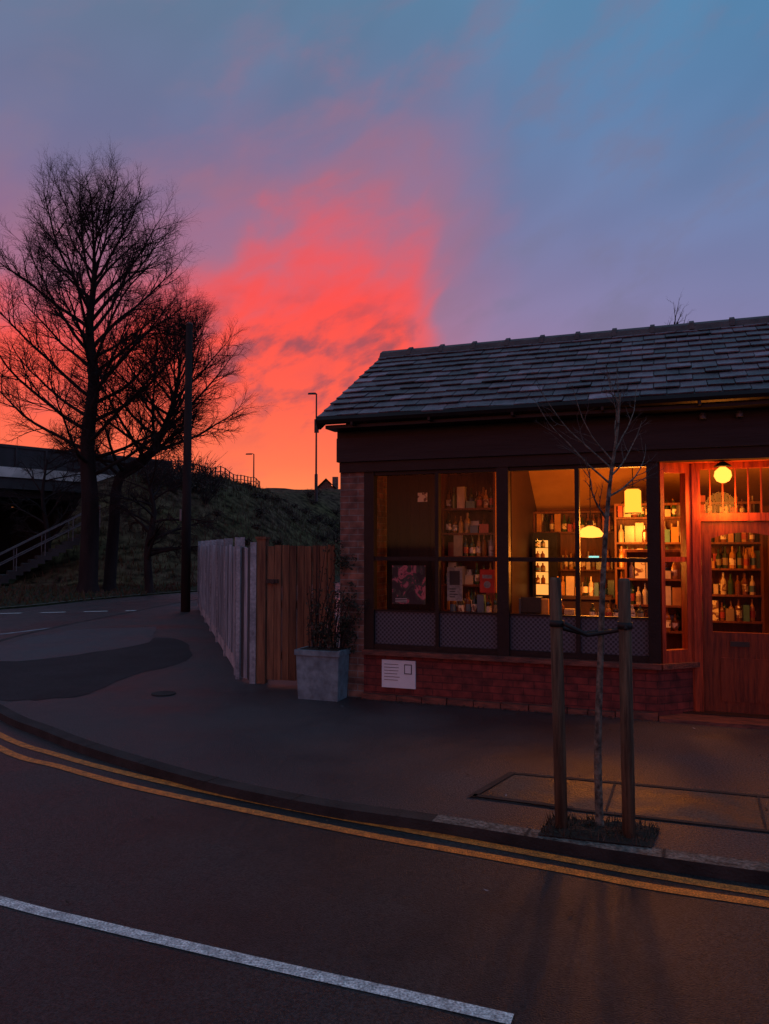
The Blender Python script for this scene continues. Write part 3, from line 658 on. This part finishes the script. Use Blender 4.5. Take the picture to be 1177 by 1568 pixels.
m=MB('counter_goods'); goods(m,2.2,2.88,2.15,1.09,'mix',.25); m.obj(M_goods+[M_label],shop)
m=MB('floral_poster'); m.box(.62,1.02,.075,.079,1.08,1.52)
for k in range(3): m.box(.66,.80,.071,.0738,1.10+k*.018,1.107+k*.018,1)
m.obj([M_floral,M_paper],shop)
m=MB('white_poster'); m.box(1.24,1.42,.2,.204,1.12,1.5); m.box(1.27,1.39,.197,.2,1.3,1.46,1)
for k in range(4): m.box(1.27,1.27+U(.06,.11),.197,.2,1.16+k*.03,1.17+k*.03,1)
m.obj([M_conc,M_ink],shop)
m=MB('red_poster'); m.box(1.62,1.79,.2,.204,1.22,1.48); m.box(1.65,1.76,.197,.2,1.38,1.42,1)
m.face([(1.705+math.cos(k*.52)*.04,.197,1.31+math.sin(k*.52)*.04) for k in range(12)],1); m.obj([M_red,M_conc],shop)
m=MB('notice_label'); m.box(.80,.92,.485,.489,2.27,2.38); m.obj([M_label],shop)
m=MB('wall_notice'); m.box(.53,.93,-.025,-.002,.14,.45); m.box(.80,.89,-.028,-.025,.30,.41,1); m.box(.81,.88,-.030,-.028,.31,.40,0)
for k in range(6): m.box(.56,.56+U(.14,.2),-.028,-.025,.40-k*.035,.405-k*.035,1)
m.obj([M_paper,M_ink],shop)

def pointlight(name,loc,e,col,size,parent):
    l=bpy.data.lights.new(name,'POINT'); l.energy=e; l.color=col; l.shadow_soft_size=size
    o=bpy.data.objects.new(name,l); o.location=loc; scene.collection.objects.link(o); o.parent=parent; return o
WARM=(1,.275,.03)
M_bulb=emis('bulb_glow',(1.0,.28,.035),3.4)
M_lant=emis('lantern_glow',(1.0,.30,.025),2.6)
def loc(px_x,px_y):
    dx=px_x+.52; dy=px_y-9.0; c,s=math.cos(-th),math.sin(-th); return dx*c-dy*s, dx*s+dy*c
def addlamp(name,x,y,z,kind,e):
    u,v=loc(x,y); p=empty(name); p.parent=shop; p.location=(u,v,0)
    m=MB('cord'); m.tube([(0,0,z+.1),(0,0,2.6 if v<.5 else 2.9)],.006,5); m.obj([M_metal],p)
    m=MB('shade')
    if kind=='dome':
        m.lathe(0,0,z-.06,[(.03,0),(.13,.01),(.15,.05),(.10,.11),(.03,.14)],16); m.obj([M_bulb],p,True)
        m=MB('shade_top'); m.lathe(0,0,z+.09,[(.05,0),(.04,.05),(.01,.07)],12); m.obj([M_metal],p)
    elif kind=='lantern':
        m.lathe(0,0,z-.14,[(.09,0),(.095,.02),(.095,.26),(.07,.28)],16); m.obj([M_lant],p,True)
        m=MB('rim'); m.lathe(0,0,z+.145,[(.1,0),(.03,.03)],12)
        m.lathe(0,0,z-.16,[(.1,0),(.1,.015)],12)
        m.obj([M_metal],p)
    else:
        m.lathe(0,0,z-.08,[(.02,0),(.06,.02),(.085,.07),(.075,.12),(.03,.16)],16); m.obj([M_bulb],p,True)
        m=MB('fitting'); m.lathe(0,0,z+.085,[(.09,0),(.07,.02),(.02,.05)],12); m.obj([M_metal],p)
    pointlight('light',(0,-.0,z-.32 if kind!='bulb' else z-.3),e,WARM,.14 if kind!='bulb' else .2,p)
addlamp('pendant_lamp',2.46,9.15,1.90,'dome',66)
addlamp('hanging_lantern',3.02,9.3,2.29,'lantern',72)
addlamp('entrance_lamp',3.42,7.72,2.46,'bulb',34)
c_,s_=math.cos(th),math.sin(th)
addlamp('pendant_lamp',-0.52+5.0*c_-.95*s_,9.0+5.0*s_+.95*c_,2.25,'dome',65)
ck=empty('drinks_cooler'); ck.parent=shop
m=MB('cabinet'); m.box(1.8,2.15,2.75,3.1,.05,1.93); m.obj([M_black],ck)
m=MB('lit_front'); m.box(1.85,2.02,2.735,2.749,1.05,1.82); m.obj([emis('cooler_glow',(1,.36,.07),1.4)],ck)
m=MB('cooler_contents')
for k in range(4): m.box(1.84,2.03,2.70,2.734,1.2+k*.17,1.21+k*.17); goods(m,1.85,2.02,2.70,1.21+k*.17,'bottle',.12)
m.obj(M_goods+[M_label],ck)
m=MB('till_display'); su,sv=loc(2.55,9.35); m.box(su-.06,su+.06,sv,sv+.02,1.57,1.62); m.obj([emis('sign_glow',(.35,.9,.8),1.2)],ck)

pt=empty('planter',(0,0,0)); pt.parent=shop
m=MB('trough'); a0,a1,b0,b1=-.40,.13,-.34,-.03
m.hexa([(a0+.02,b0+.02,0),(a1-.02,b0+.02,0),(a1-.02,b1-.02,0),(a0+.02,b1-.02,0),(a0,b0,.50),(a1,b0,.50),(a1,b1,.50),(a0,b1,.50)])
m.box(a0-.015,a1+.015,b0-.015,b1+.015,.50,.56); m.box(a0+.03,a1-.03,b0+.03,b1-.03,.56,.565,1)
m.obj([M_planter,M_soil],pt)
m=MB('shrub')
for k in range(30):
    x=U(a0+.1,a1-.02); y=U(b0+.1,b1-.05); l=U(.3,1.0)*(1.35 if k<8 else .8); tx=x+U(-.12,.3); ty=y+U(-.05,.15)
    P=[Vector((x,y,.55)),Vector((x*.6+tx*.4,y,.55+l*.5)),Vector((tx,ty,.55+l))]; m.tube(P,[.008,.006,.003],3,0,False)
    for q in range(6):
        f=U(.2,1); c=P[0].lerp(P[2],f); leaves(m,c,(.06,.06,.06),5,.02,1)
for k in range(16): leaves(m,(U(-.02,.22),U(-.15,-.05),U(.6,1.75)),(.09,.06,.1),36,.022,1)
for k in range(8): leaves(m,(U(-.3,.1),U(-.3,-.1),U(.6,.85)),(.09,.08,.08),34,.022,1)
m.obj([M_twig,M_leaf],pt)

# ------------------------------------------------------------ world
W=bpy.data.worlds.new('World'); scene.world=W; W.use_nodes=True
try:
    W.cycles.sampling_method='MANUAL'; W.cycles.sample_map_resolution=256
except Exception: pass
nt=W.node_tree; N=nt.nodes; L=nt.links; N.clear()
def mth(op,*a,clamp=False):
    n=N.new('ShaderNodeMath'); n.operation=op; n.use_clamp=clamp
    for i,q in enumerate(a):
        if isinstance(q,(int,float)): n.inputs[i].default_value=q
        else: L.new(q,n.inputs[i])
    return n.outputs[0]
tc=N.new('ShaderNodeTexCoord'); sx=N.new('ShaderNodeSeparateXYZ'); L.new(tc.outputs['Generated'],sx.inputs[0])
az=mth('MULTIPLY',mth('ARCTAN2',sx.outputs[0],sx.outputs[1]),57.2958); el=mth('MULTIPLY',mth('ARCSINE',sx.outputs[2]),57.2958)
def ramp(fac,pts,interp='LINEAR'):
    r=N.new('ShaderNodeValToRGB'); r.color_ramp.interpolation=interp; E=r.color_ramp.elements
    E[0].position=pts[0][0]; E[0].color=pts[0][1]; E[1].position=pts[-1][0]; E[1].color=pts[-1][1]
    for p,c in pts[1:-1]: e=E.new(p); e.color=c
    L.new(fac,r.inputs[0]); return r.outputs[0]
def mr(v,a,b,c=0,d=1,smooth=True):
    n=N.new('ShaderNodeMapRange'); n.interpolation_type='SMOOTHSTEP' if smooth else 'LINEAR'
    for i,q in enumerate((a,b,c,d)): n.inputs[i+1].default_value=q
    L.new(v,n.inputs[0]); return n.outputs[0]
def mix(f,a,b,blend='MIX'):
    n=N.new('ShaderNodeMix'); n.data_type='RGBA'; n.blend_type=blend; n.clamp_factor=True
    if isinstance(f,(int,float)): n.inputs[0].default_value=f
    else: L.new(f,n.inputs[0])
    for i,q in ((6,a),(7,b)):
        if isinstance(q,tuple): n.inputs[i].default_value=q
        else: L.new(q,n.inputs[i])
    return n.outputs[2]
def nz(scale,detail,vec,dist=0.0,rough=.55):
    n=N.new('ShaderNodeTexNoise'); n.inputs['Scale'].default_value=scale; n.inputs['Detail'].default_value=detail; n.inputs['Roughness'].default_value=rough; n.inputs['Distortion'].default_value=dist
    L.new(vec,n.inputs['Vector']); return n.outputs['Fac']
cv=N.new('ShaderNodeCombineXYZ'); L.new(mth('MULTIPLY_ADD',el,-0.5,az),cv.inputs[0]); L.new(mth('MULTIPLY',mth('MULTIPLY_ADD',az,-.15,el),1.5),cv.inputs[1])
nA=nz(.07,4,cv.outputs[0],.3); nB=nz(.16,5,cv.outputs[0],.2); nC=nz(.035,3,cv.outputs[0],.3)
def cen(x,k): return mth('MULTIPLY',mth('SUBTRACT',x,.5),k)
azw=mth('ADD',mth('ADD',mth('ADD',az,cen(nA,14)),cen(nC,8)),mth('MULTIPLY_ADD',el,-.50,8.6))
azw=mth('ADD',azw,cen(nB,8))
E0=lambda e:(e+5)/100.0
elf=mth('MULTIPLY',mth('ADD',el,5),.01,clamp=True)
left=ramp(elf,[(0,(.01,.01,.012,1)),(.047,(.01,.01,.012,1)),(.052,srgb(190,110,120)),(E0(10),srgb(186,112,132)),(E0(16),srgb(164,114,144)),(E0(22),srgb(134,114,152)),(E0(28),srgb(114,117,154)),(E0(36),srgb(100,120,148)),(E0(60),srgb(102,130,158)),(1,srgb(108,136,164))])
right=ramp(elf,[(0,(.01,.01,.012,1)),(.047,(.01,.01,.012,1)),(.052,srgb(140,125,170)),(E0(10),srgb(136,130,176)),(E0(17),srgb(118,128,172)),(E0(24),srgb(100,126,168)),(E0(30),srgb(86,128,170)),(E0(36),srgb(80,134,174)),(E0(60),srgb(92,138,174)),(1,srgb(106,138,170))])
lr=mr(mth('ADD',az,cen(nC,16)),-30,40)
base=mix(lr,left,right)
cl=mr(nC,.35,.65,.93,1.10); cb=N.new('ShaderNodeVectorMath'); cb.operation='SCALE'; L.new(base,cb.inputs[0]); L.new(cl,cb.inputs['Scale']); base=cb.outputs[0]
grey=mr(nB,.45,.7,0,.5); base=mix(grey,base,srgb(120,118,148))
azf=mth('MULTIPLY_ADD',azw,.0125,.5,clamp=True)
A0=lambda a:a*.0125+.5
def gv(v): v=v/40.0; return (v,v,v,1)
top=ramp(azf,[(0,gv(11)),(A0(-32),gv(13)),(A0(-22),gv(16)),(A0(-15),gv(18.5)),(A0(-9),gv(20.5)),(A0(-4),gv(21.5)),(A0(0),gv(21)),(A0(3),gv(17)),(A0(7),gv(10)),(A0(12),gv(3)),(A0(30),gv(0)),(1,gv(0))],'EASE')
topd=mth('MULTIPLY',top,40)
dd=mth('SUBTRACT',topd,el)
dn=mth('ADD',dd,mth('ADD',cen(nA,9),cen(nB,11)))
halo=mth('MULTIPLY',mr(dn,-15,3),mr(azw,32,-8))
base=mix(mth('MULTIPLY',halo,.80),base,srgb(182,104,124))
core=mr(dn,-4.5,4.5)
red=ramp(elf,[(0,srgb(30,15,10)),(.047,srgb(30,15,10)),(.052,srgb(255,162,95)),(E0(3),srgb(255,136,86)),(E0(6),srgb(255,112,80)),(E0(11),srgb(254,92,76)),(E0(18),srgb(255,78,74)),(E0(23),srgb(244,84,90)),(1,srgb(240,86,100))])
cv2=N.new('ShaderNodeCombineXYZ'); L.new(mth('MULTIPLY_ADD',el,-.5,az),cv2.inputs[0]); L.new(mth('MULTIPLY',mth('MULTIPLY_ADD',az,-.12,el),1.4),cv2.inputs[1])
nD=nz(.30,5,cv2.outputs[0],.15)
band=mth('MULTIPLY',mr(mth('ABSOLUTE',mth('SUBTRACT',el,13)),7,1.5),mr(mth('ABSOLUTE',mth('ADD',az,5)),13,5))
st=mth('MULTIPLY',mr(nD,.44,.66),band)
red=mix(mth('MULTIPLY',st,.85),red,srgb(140,76,92))
red=mix(mth('MULTIPLY',mr(nB,.5,.72),.35),red,srgb(205,84,92))
sky=mix(core,base,red)
ns=N.new('ShaderNodeTexSky'); ns.sky_type='NISHITA'; ns.sun_disc=False; ns.sun_elevation=math.radians(2); ns.sun_rotation=math.radians(-8)
bg=N.new('ShaderNodeBackground'); L.new(sky,bg.inputs[0]); bg.inputs[1].default_value=1.0
bg2=N.new('ShaderNodeBackground'); L.new(ns.outputs[0],bg2.inputs[0]); bg2.inputs[1].default_value=0.003
ad=N.new('ShaderNodeAddShader'); L.new(bg.outputs[0],ad.inputs[0]); L.new(bg2.outputs[0],ad.inputs[1])
wo=N.new('ShaderNodeOutputWorld'); L.new(ad.outputs[0],wo.inputs[0])
s=bpy.data.lights.new('sun','SUN'); s.energy=.05; s.angle=math.radians(12); s.color=(1,.35,.22)
so=bpy.data.objects.new('sun',s); scene.collection.objects.link(so)
e_,a_=math.radians(7),math.radians(-8); dirv=Vector((math.sin(a_)*math.cos(e_),math.cos(a_)*math.cos(e_),math.sin(e_)))
so.rotation_euler=(-dirv).to_track_quat('-Z','Y').to_euler()

# ------------------------------------------------------------ camera
cd=bpy.data.cameras.new('camera'); co=bpy.data.objects.new('camera',cd); scene.collection.objects.link(co); scene.camera=co
co.location=(0,0,1.75); co.rotation_euler=(math.radians(90)+math.atan(51/1173.0),0,0)
cd.sensor_fit='VERTICAL'; cd.sensor_height=36; cd.lens=36*1173.0/1568.0; cd.clip_end=2000; cd.clip_start=.05
scene.view_settings.view_transform='Standard'; scene.view_settings.look='None'; scene.view_settings.exposure=0
